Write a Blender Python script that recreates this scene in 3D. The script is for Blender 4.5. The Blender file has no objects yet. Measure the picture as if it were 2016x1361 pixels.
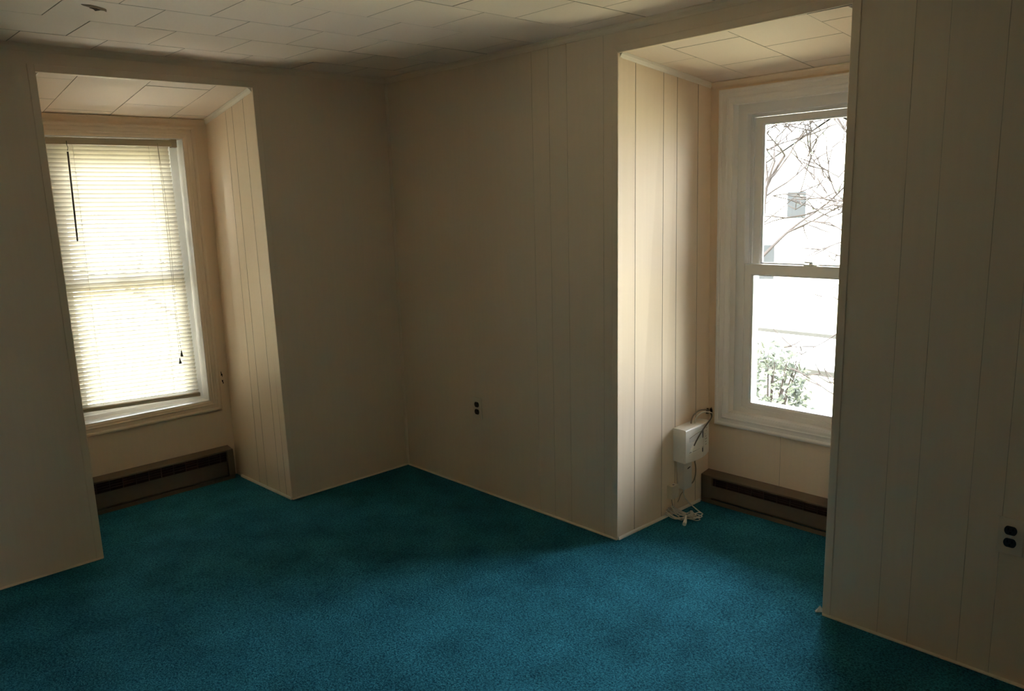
import bpy, math, random
from mathutils import Vector, Matrix
random.seed(7)
C = bpy.context.scene.collection
sc = bpy.context.scene

# ------------------------------------------------------------------ camera
IW, IH = 2016, 1361
F_PX = 1552.0
YAW, PITCH, ROLL = 0.756, 0.1819, -0.033
cam_d = bpy.data.cameras.new('camera')
cam_d.sensor_fit = 'HORIZONTAL'; cam_d.sensor_width = 36.0
cam_d.lens = 36.0 * F_PX / IW
cam_d.clip_start = 0.02; cam_d.clip_end = 400
cam = bpy.data.objects.new('camera', cam_d); C.objects.link(cam)
Fv = Vector((math.sin(YAW)*math.cos(PITCH), math.cos(YAW)*math.cos(PITCH), -math.sin(PITCH)))
Rv = Vector((math.cos(YAW), -math.sin(YAW), 0)); Uv = Rv.cross(Fv)
cr, sr = math.cos(ROLL), math.sin(ROLL)
R2 = cr*Rv + sr*Uv; U2 = -sr*Rv + cr*Uv
M3 = Matrix((R2, U2, -Fv)).transposed()
cam.matrix_world = Matrix.Translation((-2.6195, -3.7115, 1.5254)) @ M3.to_4x4()
sc.camera = cam

# ------------------------------------------------------------------ light
SKY = 42.0
w = bpy.data.worlds.new('overcast_sky'); sc.world = w; w.use_nodes = True
bg = w.node_tree.nodes['Background']
bg.inputs['Strength'].default_value = SKY
# overcast sky: brighter overhead than at the horizon
_n, _l = w.node_tree.nodes, w.node_tree.links
_tc = _n.new('ShaderNodeTexCoord'); _sx = _n.new('ShaderNodeSeparateXYZ'); _cr = _n.new('ShaderNodeValToRGB')
_l.new(_tc.outputs['Generated'], _sx.inputs[0]); _l.new(_sx.outputs['Z'], _cr.inputs['Fac']); _l.new(_cr.outputs[0], bg.inputs['Color'])
_cr.color_ramp.elements[0].position = 0.0; _cr.color_ramp.elements[0].color = (0.275, 0.285, 0.305, 1)
_cr.color_ramp.elements[1].position = 0.95; _cr.color_ramp.elements[1].color = (0.90, 0.95, 1.03, 1)
sun_d = bpy.data.lights.new('sun', 'SUN'); sun_d.energy = 85.0; sun_d.angle = math.radians(12); sun_d.color = (1, .94, .86)
sun = bpy.data.objects.new('sun', sun_d); C.objects.link(sun)
sun.rotation_euler = Vector((0.62, 0.03, -0.78)).to_track_quat('-Z', 'Y').to_euler()
def portal(loc, d, sx, sy):
    l = bpy.data.lights.new('window_portal', 'AREA'); l.shape = 'RECTANGLE'; l.size = sx; l.size_y = sy
    l.cycles.is_portal = True
    o = bpy.data.objects.new('window_portal', l); C.objects.link(o)
    o.location = loc; o.rotation_euler = Vector(d).to_track_quat('-Z', 'Z').to_euler()
portal((-1.235, 0.635+.19, 1.19), (0, -1, 0), .80, 1.56)
portal((0.714+.19, -2.07, 1.19), (-1, 0, 0), .80, 1.56)
sc.view_settings.view_transform = 'Standard'; sc.view_settings.look = 'None'
sc.view_settings.gamma = 1; sc.view_settings.use_curve_mapping = False
sc.view_settings.exposure = 0.0
sc.cycles.max_bounces = 16; sc.cycles.diffuse_bounces = 12; sc.cycles.transmission_bounces = 10
sc.cycles.transparent_max_bounces = 16; sc.cycles.glossy_bounces = 6
sc.cycles.sample_clamp_indirect = 0
sc.cycles.caustics_reflective = False; sc.cycles.caustics_refractive = False

# ------------------------------------------------------------------ materials
def base_mat(name, col, rough=.6, spec=.3):
    m = bpy.data.materials.new(name); m.use_nodes = True
    b = m.node_tree.nodes['Principled BSDF']
    b.inputs['Base Color'].default_value = (*col, 1); b.inputs['Roughness'].default_value = rough
    b.inputs['Specular IOR Level'].default_value = spec
    return m, m.node_tree, b
def noisy(name, col, rough=.6, spec=.3, scale=(30, 30, 30), amt=.06, bump=.1, dist=.001, metallic=0, detail=4, col2=None):
    m, t, b = base_mat(name, col, rough, spec)
    N, L = t.nodes, t.links
    tc = N.new('ShaderNodeTexCoord'); mp = N.new('ShaderNodeMapping'); mp.inputs['Scale'].default_value = scale
    nz = N.new('ShaderNodeTexNoise'); nz.inputs['Scale'].default_value = 1; nz.inputs['Detail'].default_value = detail
    L.new(tc.outputs['Object'], mp.inputs['Vector']); L.new(mp.outputs[0], nz.inputs['Vector'])
    mx = N.new('ShaderNodeMix'); mx.data_type = 'RGBA'
    c2 = col2 or tuple(min(1, c*(1+amt)) for c in col)
    mx.inputs[6].default_value = (*[c*(1-amt) for c in col], 1); mx.inputs[7].default_value = (*c2, 1)
    L.new(nz.outputs['Fac'], mx.inputs[0]); L.new(mx.outputs[2], b.inputs['Base Color'])
    if bump:
        bp = N.new('ShaderNodeBump'); bp.inputs['Strength'].default_value = bump; bp.inputs['Distance'].default_value = dist
        L.new(nz.outputs['Fac'], bp.inputs['Height']); L.new(bp.outputs[0], b.inputs['Normal'])
    b.inputs['Metallic'].default_value = metallic
    return m
M = {}
WALLC = (.87, .725, .56)
M['wall'] = noisy('cream_panelling', WALLC, .55, .25, (60, 60, 2.5), .03, .12, .0008)
M['groove'] = noisy('panelling_groove', (.40, .33, .24), .7, .1, (60, 60, 3), .05, 0)
M['groovefaint'] = noisy('shallow_panelling_groove', (.66, .555, .42), .7, .1, (60, 60, 3), .05, 0)
M['trimcream'] = noisy('cream_moulding', (.88, .735, .57), .5, .3, (80, 80, 3), .02, .05, .0005)
M['tile'] = noisy('ceiling_tile', (.88, .75, .63), .85, .1, (220, 220, 220), .03, .25, .0006)
M['tilejoint'] = noisy('tile_joint', (.45, .38, .30), .9, .05, (200, 200, 200), .03, 0)
M['white'] = noisy('white_window_paint', (.87, .855, .83), .38, .4, (60, 60, 5), .02, .03, .0004)
M['palemould'] = noisy('pale_cream_moulding', (.87, .80, .69), .5, .3, (80, 80, 3), .02, .05, .0005)
M['creamcasing'] = noisy('cream_casing_paint', (.84, .71, .56), .45, .3, (60, 60, 5), .02, .04, .0004)
M['vinyl'] = noisy('white_vinyl', (.80, .80, .79), .32, .45, (25, 25, 25), .015, 0)
M['heater'] = noisy('taupe_enamel', (.155, .118, .085), .42, .4, (40, 40, 40), .08, .05, .0005)
M['heaterdark'] = noisy('heater_cavity', (.05, .022, .017), .7, .2, (40, 40, 40), .08, 0)
M['heatergrille'] = noisy('heater_grille', (.10, .055, .042), .5, .3, (40, 40, 40), .08, 0)
M['ivory'] = noisy('ivory_plastic', (.68, .63, .52), .35, .4, (80, 80, 80), .02, 0)
M['tanrail'] = noisy('tan_enamelled_rail', (.50, .43, .31), .4, .3, (60, 60, 60), .03, 0)
M['plate'] = noisy('cream_plate', (.84, .72, .57), .4, .3, (80, 80, 80), .02, 0)
M['device'] = noisy('off_white_plastic', (.88, .86, .78), .4, .4, (60, 60, 60), .02, .02, .0003)
M['devicegrey'] = noisy('pale_grey_plastic', (.74, .74, .70), .4, .4, (60, 60, 60), .02, 0)
M['brown'] = noisy('brown_receptacle', (.035, .018, .010), .3, .5, (80, 80, 80), .1, 0)
M['black'] = noisy('dark_hole', (.012, .008, .005), .8, .1, (90, 90, 90), .2, .2)
M['ink_and_shade'] = noisy('grey_marking_and_shade', (.12, .12, .13), .5, .2, (90, 90, 90), .1, 0)
M['cord'] = noisy('white_cord', (.66, .64, .57), .45, .3, (60, 60, 60), .03, 0)
M['greycord'] = noisy('grey_beige_cable', (.30, .25, .17), .4, .4, (60, 60, 60), .05, 0)
M['coax'] = noisy('dark_coax_cable', (.07, .055, .04), .3, .6, (60, 60, 60), .05, 0)
M['metal'] = noisy('nickel_connector', (.8, .78, .72), .35, .5, (60, 60, 60), .05, 0, metallic=.3)
M['lath'] = noisy('torn_tile_backing', (.24, .17, .115), .9, .1, (150, 150, 150), .2, .5, .001)
M['torn'] = noisy('torn_fibre_dark', (.07, .045, .03), .9, .1, (150, 150, 150), .2, .5, .001)
M['wand'] = noisy('smoky_wand_plastic', (.10, .095, .08), .25, .5, (50, 50, 50), .05, 0)
M['tassel'] = noisy('grey_tassel', (.12, .12, .10), .5, .3, (50, 50, 50), .05, 0)
M['bark'] = noisy('grey_bark', (.018, .015, .014), .9, .1, (8, 8, 3), .35, .6, .02)
M['roofing'] = noisy('slate_roof', (.03, .03, .032), .8, .2, (3, 3, 12), .2, .3, .02)
M['siding'] = noisy('pale_siding', (.62, .60, .55), .7, .2, (.3, .3, 30), .08, .3, .01)
M['siding2'] = noisy('tan_siding', (.42, .36, .30), .7, .2, (.3, .3, 30), .08, .3, .01)
M['darkglass'] = noisy('dark_window_glass', (.018, .020, .022), .5, .05, (3, 3, 3), .2, 0)
M['leafred'] = noisy('red_leaf', (.09, .022, .014), .6, .2, (60, 60, 60), .3, 0)
M['leafgreen'] = noisy('dull_green_leaf', (.018, .022, .013), .6, .2, (12, 12, 12), .4, 0)
M['lawn'] = noisy('lawn', (.30, .285, .19), .95, .05, (2.5, 2.5, 2.5), .35, .3, .05)
M['paving'] = noisy('pale_paving', (.42, .41, .38), .9, .1, (4, 4, 4), .1, .3, .01)
M['concrete'] = noisy('bounce_concrete', (.66, .64, .60), .9, .1, (4, 4, 4), .1, .3, .01)
M['kerb'] = noisy('dark_kerb', (.02, .02, .018), .9, .1, (4, 4, 4), .2, .2, .01)

# translucent blind slats
m, t, b = base_mat('cream_vinyl_slat', (.80, .76, .66), .35, .35)
N, L = t.nodes, t.links
tr = N.new('ShaderNodeBsdfTranslucent'); tr.inputs['Color'].default_value = (.92, .86, .72, 1)
mx = N.new('ShaderNodeMixShader'); mx.inputs[0].default_value = .13
out = t.nodes['Material Output']
tc = N.new('ShaderNodeTexCoord'); nz = N.new('ShaderNodeTexNoise'); nz.inputs['Scale'].default_value = 9
L.new(tc.outputs['Object'], nz.inputs['Vector'])
mc = N.new('ShaderNodeMix'); mc.data_type = 'RGBA'; mc.inputs[6].default_value = (.78, .74, .64, 1); mc.inputs[7].default_value = (.82, .78, .69, 1)
L.new(nz.outputs['Fac'], mc.inputs[0]); L.new(mc.outputs[2], b.inputs['Base Color'])
L.new(b.outputs[0], mx.inputs[1]); L.new(tr.outputs[0], mx.inputs[2]); L.new(mx.outputs[0], out.inputs['Surface'])
M['slat'] = m

# clear window glass (thin): transparent with a fresnel reflection
m = bpy.data.materials.new('window_glass'); m.use_nodes = True; t = m.node_tree; N, L = t.nodes, t.links
N.remove(N['Principled BSDF'])
tp = N.new('ShaderNodeBsdfTransparent'); tp.inputs['Color'].default_value = (.95, .965, .955, 1)
gl = N.new('ShaderNodeBsdfGlossy'); gl.inputs['Roughness'].default_value = .02
fr = N.new('ShaderNodeFresnel'); fr.inputs['IOR'].default_value = 1.45
mx = N.new('ShaderNodeMixShader'); L.new(fr.outputs[0], mx.inputs[0]); L.new(tp.outputs[0], mx.inputs[1]); L.new(gl.outputs[0], mx.inputs[2])
L.new(mx.outputs[0], N['Material Output'].inputs['Surface'])
M['glass'] = m

# carpet
m, t, b = base_mat('teal_carpet', (.01, .12, .16), .95, .05); N, L = t.nodes, t.links
tc = N.new('ShaderNodeTexCoord')
fine = N.new('ShaderNodeTexNoise'); fine.inputs['Scale'].default_value = 135; fine.inputs['Detail'].default_value = 3; fine.inputs['Roughness'].default_value = .65
fine.inputs['Distortion'].default_value = .6
mid = N.new('ShaderNodeTexNoise'); mid.inputs['Scale'].default_value = 5.5; mid.inputs['Detail'].default_value = 4
big = N.new('ShaderNodeTexNoise'); big.inputs['Scale'].default_value = 1.3; big.inputs['Detail'].default_value = 2
for n in (fine, mid, big): L.new(tc.outputs['Object'], n.inputs['Vector'])
r1 = N.new('ShaderNodeValToRGB'); r1.color_ramp.elements[0].position = .38; r1.color_ramp.elements[1].position = .62
r1.color_ramp.elements[0].color = (.012, .084, .138, 1); r1.color_ramp.elements[1].color = (.042, .250, .345, 1)
L.new(fine.outputs['Fac'], r1.inputs['Fac'])
r2 = N.new('ShaderNodeMapRange'); r2.inputs['From Min'].default_value = .3; r2.inputs['From Max'].default_value = .7
r2.inputs['To Min'].default_value = .78; r2.inputs['To Max'].default_value = 1.22
L.new(mid.outputs['Fac'], r2.inputs['Value'])
r3 = N.new('ShaderNodeMapRange'); r3.inputs['From Min'].default_value = .3; r3.inputs['From Max'].default_value = .7
r3.inputs['To Min'].default_value = .85; r3.inputs['To Max'].default_value = 1.15
L.new(big.outputs['Fac'], r3.inputs['Value'])
mm = N.new('ShaderNodeMath'); mm.operation = 'MULTIPLY'; L.new(r2.outputs[0], mm.inputs[0]); L.new(r3.outputs[0], mm.inputs[1])
vm = N.new('ShaderNodeVectorMath'); vm.operation = 'SCALE'; L.new(r1.outputs[0], vm.inputs[0]); L.new(mm.outputs[0], vm.inputs['Scale'])
L.new(vm.outputs[0], b.inputs['Base Color'])
bp = N.new('ShaderNodeBump'); bp.inputs['Strength'].default_value = .8; bp.inputs['Distance'].default_value = .009
L.new(fine.outputs['Fac'], bp.inputs['Height']); L.new(bp.outputs[0], b.inputs['Normal'])
M['carpet'] = m

# ------------------------------------------------------------------ mesh helpers
class MB:
    def __init__(s): s.v = []; s.f = []; s.mi = []
    def vert(s, *p): s.v.append(tuple(p[0]) if len(p) == 1 else tuple(p)); return len(s.v)-1
    def face(s, idx, mi=0): s.f.append(tuple(idx)); s.mi.append(mi)
    def poly(s, pts, mi=0): s.face([s.vert(p) for p in pts], mi)
    def box(s, x0, x1, y0, y1, z0, z1, mi=0, bev=0):
        if bev <= 0:
            i = [s.vert(x, y, z) for z in (z0, z1) for (x, y) in ((x0, y0), (x1, y0), (x1, y1), (x0, y1))]
            for q in ((0, 3, 2, 1), (4, 5, 6, 7), (0, 1, 5, 4), (1, 2, 6, 5), (2, 3, 7, 6), (3, 0, 4, 7)): s.face([i[k] for k in q], mi)
            return
        # bevelled box: bmesh
        import bmesh
        bm = bmesh.new(); bmesh.ops.create_cube(bm, size=1)
        for v in bm.verts:
            v.co = Vector(((x0+x1)/2+v.co.x*(x1-x0), (y0+y1)/2+v.co.y*(y1-y0), (z0+z1)/2+v.co.z*(z1-z0)))
        bmesh.ops.bevel(bm, geom=bm.edges[:], offset=bev, segments=2, profile=.7, affect='EDGES')
        bm.verts.ensure_lookup_table(); o = len(s.v)
        for v in bm.verts: s.v.append(tuple(v.co))
        for f in bm.faces: s.face([o+v.index for v in f.verts], mi)
        bm.free()
    def prism(s, poly, axis, a, b_, mi=0):
        """extrude 2-D polygon along axis ('x','y','z')"""
        def P(p, t): return {'x': (t, p[0], p[1]), 'y': (p[0], t, p[1]), 'z': (p[0], p[1], t)}[axis]
        A = [s.vert(P(p, a)) for p in poly]; B = [s.vert(P(p, b_)) for p in poly]; n = len(poly)
        s.face(A[::-1], mi); s.face(B, mi)
        for k in range(n): s.face((A[k], A[(k+1) % n], B[(k+1) % n], B[k]), mi)
    def ring(s, u0, u1, z0, z1, prof, mi=0, close=True):
        """mitred rectangular ring in the u-z plane; prof = [(inset, v), ...]"""
        loops = []
        for d, v in prof:
            loops.append([s.vert(u0+d, v, z0+d), s.vert(u1-d, v, z0+d), s.vert(u1-d, v, z1-d), s.vert(u0+d, v, z1-d)])
        n = len(loops)
        for a in range(n if close else n-1):
            A, B = loops[a], loops[(a+1) % n]
            for k in range(4): s.face((A[k], A[(k+1) % 4], B[(k+1) % 4], B[k]), mi)
    def tube(s, pts, r, n=8, mi=0, cap=True, smooth=6, flat=1.0):
        P = [Vector(p) for p in pts]; rs = r if isinstance(r, (list, tuple)) else [r]*len(P)
        if smooth > 1 and len(P) > 2:
            Q = []; RR = []
            for i in range(len(P)-1):
                p0, p1, p2, p3 = P[max(i-1, 0)], P[i], P[i+1], P[min(i+2, len(P)-1)]
                for k in range(smooth):
                    u = k/smooth
                    Q.append(.5*((2*p1)+(-p0+p2)*u+(2*p0-5*p1+4*p2-p3)*u*u+(-p0+3*p1-3*p2+p3)*u**3))
                    RR.append(rs[i]*(1-u)+rs[i+1]*u)
            Q.append(P[-1]); RR.append(rs[-1]); P, rs = Q, RR
        up = Vector((.13, .21, .97)); prev = None
        for i, p in enumerate(P):
            d = (P[min(i+1, len(P)-1)]-P[max(i-1, 0)]).normalized()
            a = d.cross(up)
            if a.length < .05: a = d.cross(Vector((1, 0, 0)))
            a.normalize(); c = a.cross(d).normalized()
            if prev is not None:
                a = (prev[0]-d*prev[0].dot(d)).normalized(); c = a.cross(d).normalized()
            prev = (a, c)
            ringv = [s.vert(p+rs[i]*(a*math.cos(2*math.pi*k/n)+flat*c*math.sin(2*math.pi*k/n))) for k in range(n)]
            if i: 
                for k in range(n): s.face((last[k], last[(k+1) % n], ringv[(k+1) % n], ringv[k]), mi)
            else: first = ringv
            last = ringv
        if cap: s.face(first[::-1], mi); s.face(last, mi)
    def build(s, name, mats, parent=None, smooth=False, loc=None, rotz=0):
        me = bpy.data.meshes.new(name); me.from_pydata(s.v, [], s.f); me.validate()
        for mm_ in (mats if isinstance(mats, (list, tuple)) else [mats]): me.materials.append(M[mm_])
        if len(me.polygons) == len(s.mi): me.polygons.foreach_set('material_index', s.mi)
        import bmesh
        bm = bmesh.new(); bm.from_mesh(me)
        bmesh.ops.recalc_face_normals(bm, faces=bm.faces[:]); bm.to_mesh(me); bm.free()
        if smooth:
            me.polygons.foreach_set('use_smooth', [True]*len(me.polygons))
            me.set_sharp_from_angle(angle=math.radians(35))
        me.update()
        o = bpy.data.objects.new(name, me); C.objects.link(o)
        if parent is not None: o.parent = parent
        if loc: o.location = loc; o.rotation_euler = (0, 0, rotz)
        return o
def thing(name, label, cat, loc=(0, 0, 0), rotz=0, group=None):
    o = bpy.data.objects.new(name, None); C.objects.link(o); o.empty_display_size = .05
    o.location = loc; o.rotation_euler = (0, 0, rotz); o['label'] = label; o['category'] = cat
    if group: o['group'] = group
    return o
def tag(o, label, cat, group=None, kind=None):
    o['label'] = label; o['category'] = cat
    if group: o['group'] = group
    if kind: o['kind'] = kind
    return o
def struct(o, label=None, cat=None):
    o['kind'] = 'structure'
    if label: o['label'] = label
    if cat: o['category'] = cat
    return o
HALF = -math.pi/2
# local frames: the left wall is u = x, v = y; the right wall is u = -y, v = x
def fr_(side): return 0.0 if side == 'left' else HALF
H = 2.2

def panel(mb, A, B, Ct, D, th, grooves=(), gw=.0032, gd=.0022):
    """wall sheet: A bottom start, B bottom end, Ct top end, D top start (front face), th = vector to the back."""
    A, B, Ct, D, th = map(Vector, (A, B, Ct, D, th)); Wd = (B-A).length; tn = th.normalized()
    st = [(0, 0, 0)]
    for g in sorted(grooves):
        st += [(g/Wd-gw/2/Wd, 0, 0), (g/Wd, gd, 1), (g/Wd+gw/2/Wd, 0, 1)]
    st.append((1, 0, 0))
    lo = [mb.vert(A.lerp(B, t_)+tn*d) for t_, d, _ in st]; hi = [mb.vert(D.lerp(Ct, t_)+tn*d) for t_, d, _ in st]
    for k in range(len(st)-1):
        mb.face((lo[k], lo[k+1], hi[k+1], hi[k]), st[k+1][2] if (st[k][1] or st[k+1][1]) else 0)
    b0, b1, t1, t0 = (mb.vert(A+th), mb.vert(B+th), mb.vert(Ct+th), mb.vert(D+th))
    mb.face((b0, t0, t1, b1)); mb.face(lo[::-1]+[b0, b1]); mb.face(hi+[t1, t0])
    mb.face((lo[0], hi[0], t0, b0)); mb.face((lo[-1], b1, t1, hi[-1]))

TH = .10
XL, YB = -4.7, -5.6       # far ends of the room behind the camera
# ------------------------------------------------------------------ walls with the alcove openings
# opening corners (u at floor, u at head) and head heights
OL = dict(l0=-1.696, l1=-1.706, r0=-.758, r1=-.779, zl=2.099, zr=2.102, dep=.635, zi=2.008, il=(-1.700, -1.702), ir=(-.776, -.754))
OR = dict(l0=1.584, l1=1.609, r0=2.541, r1=2.557, zl=2.098, zr=2.105, dep=.714, zi=2.031, il=(1.598, 1.588), ir=(2.55, 2.56))
def main_wall(name, O, ua, ub, gl, gr, rot, label):
    mb = MB(); t_ = (0, TH, 0)
    ztop = H+.05
    def top(u0, u1, z): return z
    # left piece, up to the ceiling
    k = (ztop)/2.1
    lx = O['l0']+(O['l1']-O['l0'])*k; rx = O['r0']+(O['r1']-O['r0'])*k
    panel(mb, (ua, 0, -.03), (O['l0'], 0, -.03), (lx, 0, ztop), (ua, 0, ztop), t_, [g-ua for g in gl], .0018, .001)
    panel(mb, (O['r0'], 0, -.03), (ub, 0, -.03), (ub, 0, ztop), (rx, 0, ztop), t_, [g-O['r0'] for g in gr], .0018, .001)
    panel(mb, (O['l1'], 0, O['zl']), (O['r1'], 0, O['zr']), (rx, 0, ztop), (lx, 0, ztop), t_)
    return struct(mb.build(name, ['wall', 'groovefaint'], loc=(0, 0, 0), rotz=rot), label, 'wall')
main_wall('wall_left', OL, XL, 0.0, [-3.5, -3.1, -2.7, -2.43], [], 0, 'cream panelled wall on the left with the blinded window alcove in it')
main_wall('wall_right', OR, -.05, -YB, [1.10, 1.203, 1.309, 1.51], [2.733, 2.832, 2.986, 3.078, 3.30, 3.49, 3.6, 4.0, 4.4], HALF, 'cream panelled wall on the right with the bare window alcove in it')

def alcove(side, O, gl, gr, nm):
    rot = fr_(side); d = O['dep']
    # window wall with the window hole
    W = WIN[side]; mb = MB(); z0, z1, u0, u1 = W['z0'], W['z1'], W['u0'], W['u1']
    zi = O['zi']+.03; L_, R_ = O['il'][0]-.05, O['ir'][0]+.05
    panel(mb, (L_, d, -.03), (u0, d, -.03), (u0, d, zi), (L_, d, zi), (0, .16, 0), [])
    panel(mb, (u1, d, -.03), (R_, d, -.03), (R_, d, zi), (u1, d, zi), (0, .16, 0), [])
    panel(mb, (u0, d, -.03), (u1, d, -.03), (u1, d, z0), (u0, d, z0), (0, .16, 0), [.28] if side == 'right' else [], .0016, .001)
    panel(mb, (u0, d, z1), (u1, d, z1), (u1, d, zi), (u0, d, zi), (0, .16, 0), [])
    struct(mb.build('wall_%s_alcove_outer' % side, ['wall', 'groove'], loc=(0, 0, 0), rotz=rot), 'cream wall below and around the %s' % nm, 'wall')
    # cheeks
    def zf(v): return O['zl']+.012+(O['zi']-O['zl'])*v/d
    mb = MB()
    A = (O['l0'], .004, -.03); B = (O['il'][0], d, -.03); Ct = (O['il'][1], d, zf(d)+.02); D = (O['l1'], .004, zf(0)+.02)
    panel(mb, A, B, Ct, D, (-TH*.9, 0, 0), gl)
    struct(mb.build('wall_%s_alcove_cheek_left' % side, ['wall', 'groove'], loc=(0, 0, 0), rotz=rot), 'panelled left cheek of the alcove with the %s' % nm, 'wall')
    mb = MB()
    A = (O['r0'], .004, -.03); B = (O['ir'][0], d, -.03); Ct = (O['ir'][1], d, zf(d)+.02); D = (O['r1'], .004, zf(0)+.02)
    panel(mb, A, B, Ct, D, (TH*.9, 0, 0), gr)
    struct(mb.build('wall_%s_alcove_cheek_right' % side, ['wall', 'groove'], loc=(0, 0, 0), rotz=rot), 'panelled right cheek of the alcove with the %s' % nm, 'wall')

WIN = {'left': dict(u0=-1.575, u1=-.890, z0=.466, z1=1.907, cas=.063, rec=.035),
       'right': dict(u0=1.706, u1=2.440, z0=.466, z1=1.928, cas=.066, rec=0.0)}
alcove('left', OL, [.12, .30], [.055, .125, .265, .35], 'window with the lowered blind')
alcove('right', OR, [.118, .322, .428, .60], [.15, .35], 'bare sash window')

# ------------------------------------------------------------------ ceilings of staggered square tiles
def tile_ceiling(name, x0, x1, y0, y1, zfun, colspec, along, th=.12, rot=0, label='', xclip=None):
    """colspec(i)->(strip start, strip end, joint offset); along='x' strips run along x, 'y' along y"""
    mb = MB(); g = .0032; up = .003
    lo_s, hi_s = (y0, y1) if along == 'x' else (x0, x1); lo_j, hi_j = (x0, x1) if along == 'x' else (y0, y1)
    for (a, b_, off, pit) in colspec:
        a, b_ = max(a, lo_s), min(b_, hi_s)
        if b_-a < .01: continue
        js = []; q = off
        while q > lo_j: q -= pit
        while q < hi_j:
            js.append((max(q, lo_j), min(q+pit, hi_j))); q += pit
        for (c, e) in js:
            if e-c < .012: continue
            X0, X1, Y0, Y1 = (c, e, a, b_) if along == 'x' else (a, b_, c, e)
            bx, by = g/2, g/2
            O_ = [(X0, Y0), (X1, Y0), (X1, Y1), (X0, Y1)]; I_ = [(X0+bx, Y0+by), (X1-bx, Y0+by), (X1-bx, Y1-by), (X0+bx, Y1-by)]
            dz = random.uniform(-.0006, .0006)
            vi = [mb.vert(x, y, zfun(x, y)+dz) for x, y in I_]; vo = [mb.vert(x, y, zfun(x, y)+up) for x, y in O_]
            mb.face(vi[::-1], 0)
            for k in range(4): mb.face((vi[k], vi[(k+1) % 4], vo[(k+1) % 4], vo[k]), 1)
    P = [(x0, y0), (x1, y0), (x1, y1), (x0, y1)]
    lo = [mb.vert(x, y, zfun(x, y)+up+.001) for x, y in P]; hi = [mb.vert(x, y, zfun(x, y)+th) for x, y in P]
    mb.face(lo[::-1], 1); mb.face(hi)
    for k in range(4): mb.face((lo[k], lo[(k+1) % 4], hi[(k+1) % 4], hi[k]), 1)
    me_o = mb.build(name, ['tile', 'tilejoint'], loc=(0, 0, 0), rotz=rot)
    return struct(me_o, label, 'ceiling')
P_ = .3035
spec = []
k = 0; ya = 0.06; yb = -.25
while ya > YB-.1:
    spec.append((yb, ya, -1.4945 if k % 2 == 0 else -1.6445, P_)); ya = yb; yb -= P_; k += 1
tile_ceiling('ceiling', XL-.05, .05, YB-.05, .05, lambda x, y: H, spec, 'x', label='off-white ceiling of staggered square tiles')
e = .0
tile_ceiling('ceiling_left_alcove', -1.76, -.70, .004, .66, lambda x, y: 2.1010-.148*y, [(-1.84, -1.542, .083, .306), (-1.542, -1.246, -.058, .306), (-1.246, -.952, .090, .308), (-.952, -.66, -.058, .305)], 'y', label='sloping tiled ceiling over the blinded window')
tile_ceiling('ceiling_right_alcove', 1.55, 2.60, .004, .74, lambda x, y: 2.1000-.097*y, [(1.50, 1.805, -.04, .305), (1.805, 2.095, .105, .335), (2.095, 2.40, -.022, .305), (2.40, 2.70, .112, .305)], 'y', rot=HALF, label='sloping tiled ceiling over the bare window')

# ------------------------------------------------------------------ floor and unseen walls
mb = MB(); mb.box(XL-.05, .8, YB-.05, .72, -.12, 0)
struct(mb.build('floor', 'carpet'), 'worn teal blue wall to wall carpet', 'floor')
mb = MB(); mb.box(XL-.1, XL, YB-.1, .1, -.03, H+.05); struct(mb.build('wall_near_left', 'wall'), 'cream wall behind the camera on the left', 'wall')
mb = MB(); mb.box(XL-.1, .1, YB-.1, YB, -.03, H+.05); struct(mb.build('wall_near_right', 'wall'), 'cream wall behind the camera on the right', 'wall')

# ------------------------------------------------------------------ mouldings
tn = [0]
def trim(mb, label, rot=0, mat='trimcream', smooth=False):
    tn[0] += 1
    return struct(mb.build('trim_%d' % tn[0], mat, loc=(0, 0, 0), rotz=rot, smooth=smooth), label, 'trim')
def corner_trim(O, side, nm):
    rot = fr_(side); wd, tk = .027, .003
    for s_, a0, a1, zt, sg in (('left', O['l0'], O['l1'], O['zl'], -1), ('right', O['r0'], O['r1'], O['zr'], 1)):
        mb = MB(); lo = []; hi = []
        # L profile around the outside corner: u offset positive = away from opening
        pr = [(wd, 0), (wd, -.0015), (wd-.002, -tk), (-.001, -tk), (-tk, -.001), (-tk, wd-.002), (-.0015, wd), (0, wd), (0, 0)]
        for (du, v) in pr:
            lo.append(mb.vert(a0+sg*du, v, .001)); hi.append(mb.vert(a1+sg*du, v, zt+(wd if du > 0 else -tk)*(1 if v <= 0 else 1)))
        n = len(pr)
        for k in range(n): mb.face((lo[k], lo[(k+1) % n], hi[(k+1) % n], hi[k]))
        mb.face(lo); mb.face(hi[::-1])
        trim(mb, 'corner moulding on the %s edge of the opening to the %s' % (s_, nm), rot)
    mb = MB(); mb.prism([(0, 0), (0, -.003), (.025, -.003), (.027, -.0015), (.027, 0)], 'x', 0, 1)
    # place along head: rebuild by hand to follow the slight slope
    mb = MB(); pr = [(-.003, .024), (-.003, -.001), (-.001, -.003), (.025, -.003), (.027, -.0015), (.027, 0), (0, 0), (0, .024)]
    A = [mb.vert(O['l1']+.0, v, O['zl']+z) for z, v in pr]; B = [mb.vert(O['r1'], v, O['zr']+z) for z, v in pr]; n = len(pr)
    for k in range(n): mb.face((A[k], A[(k+1) % n], B[(k+1) % n], B[k]))
    mb.face(A); mb.face(B[::-1])
    trim(mb, 'corner moulding across the head of the opening to the %s' % nm, rot)
corner_trim(OL, 'left', 'blinded window'); corner_trim(OR, 'right', 'bare window')
cove = [(0, 0), (0, -.026), (-.003, -.026), (-.006, -.019), (-.013, -.009), (-.021, -.005), (-.026, -.003), (-.026, 0)]   # (v, dz)
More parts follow.
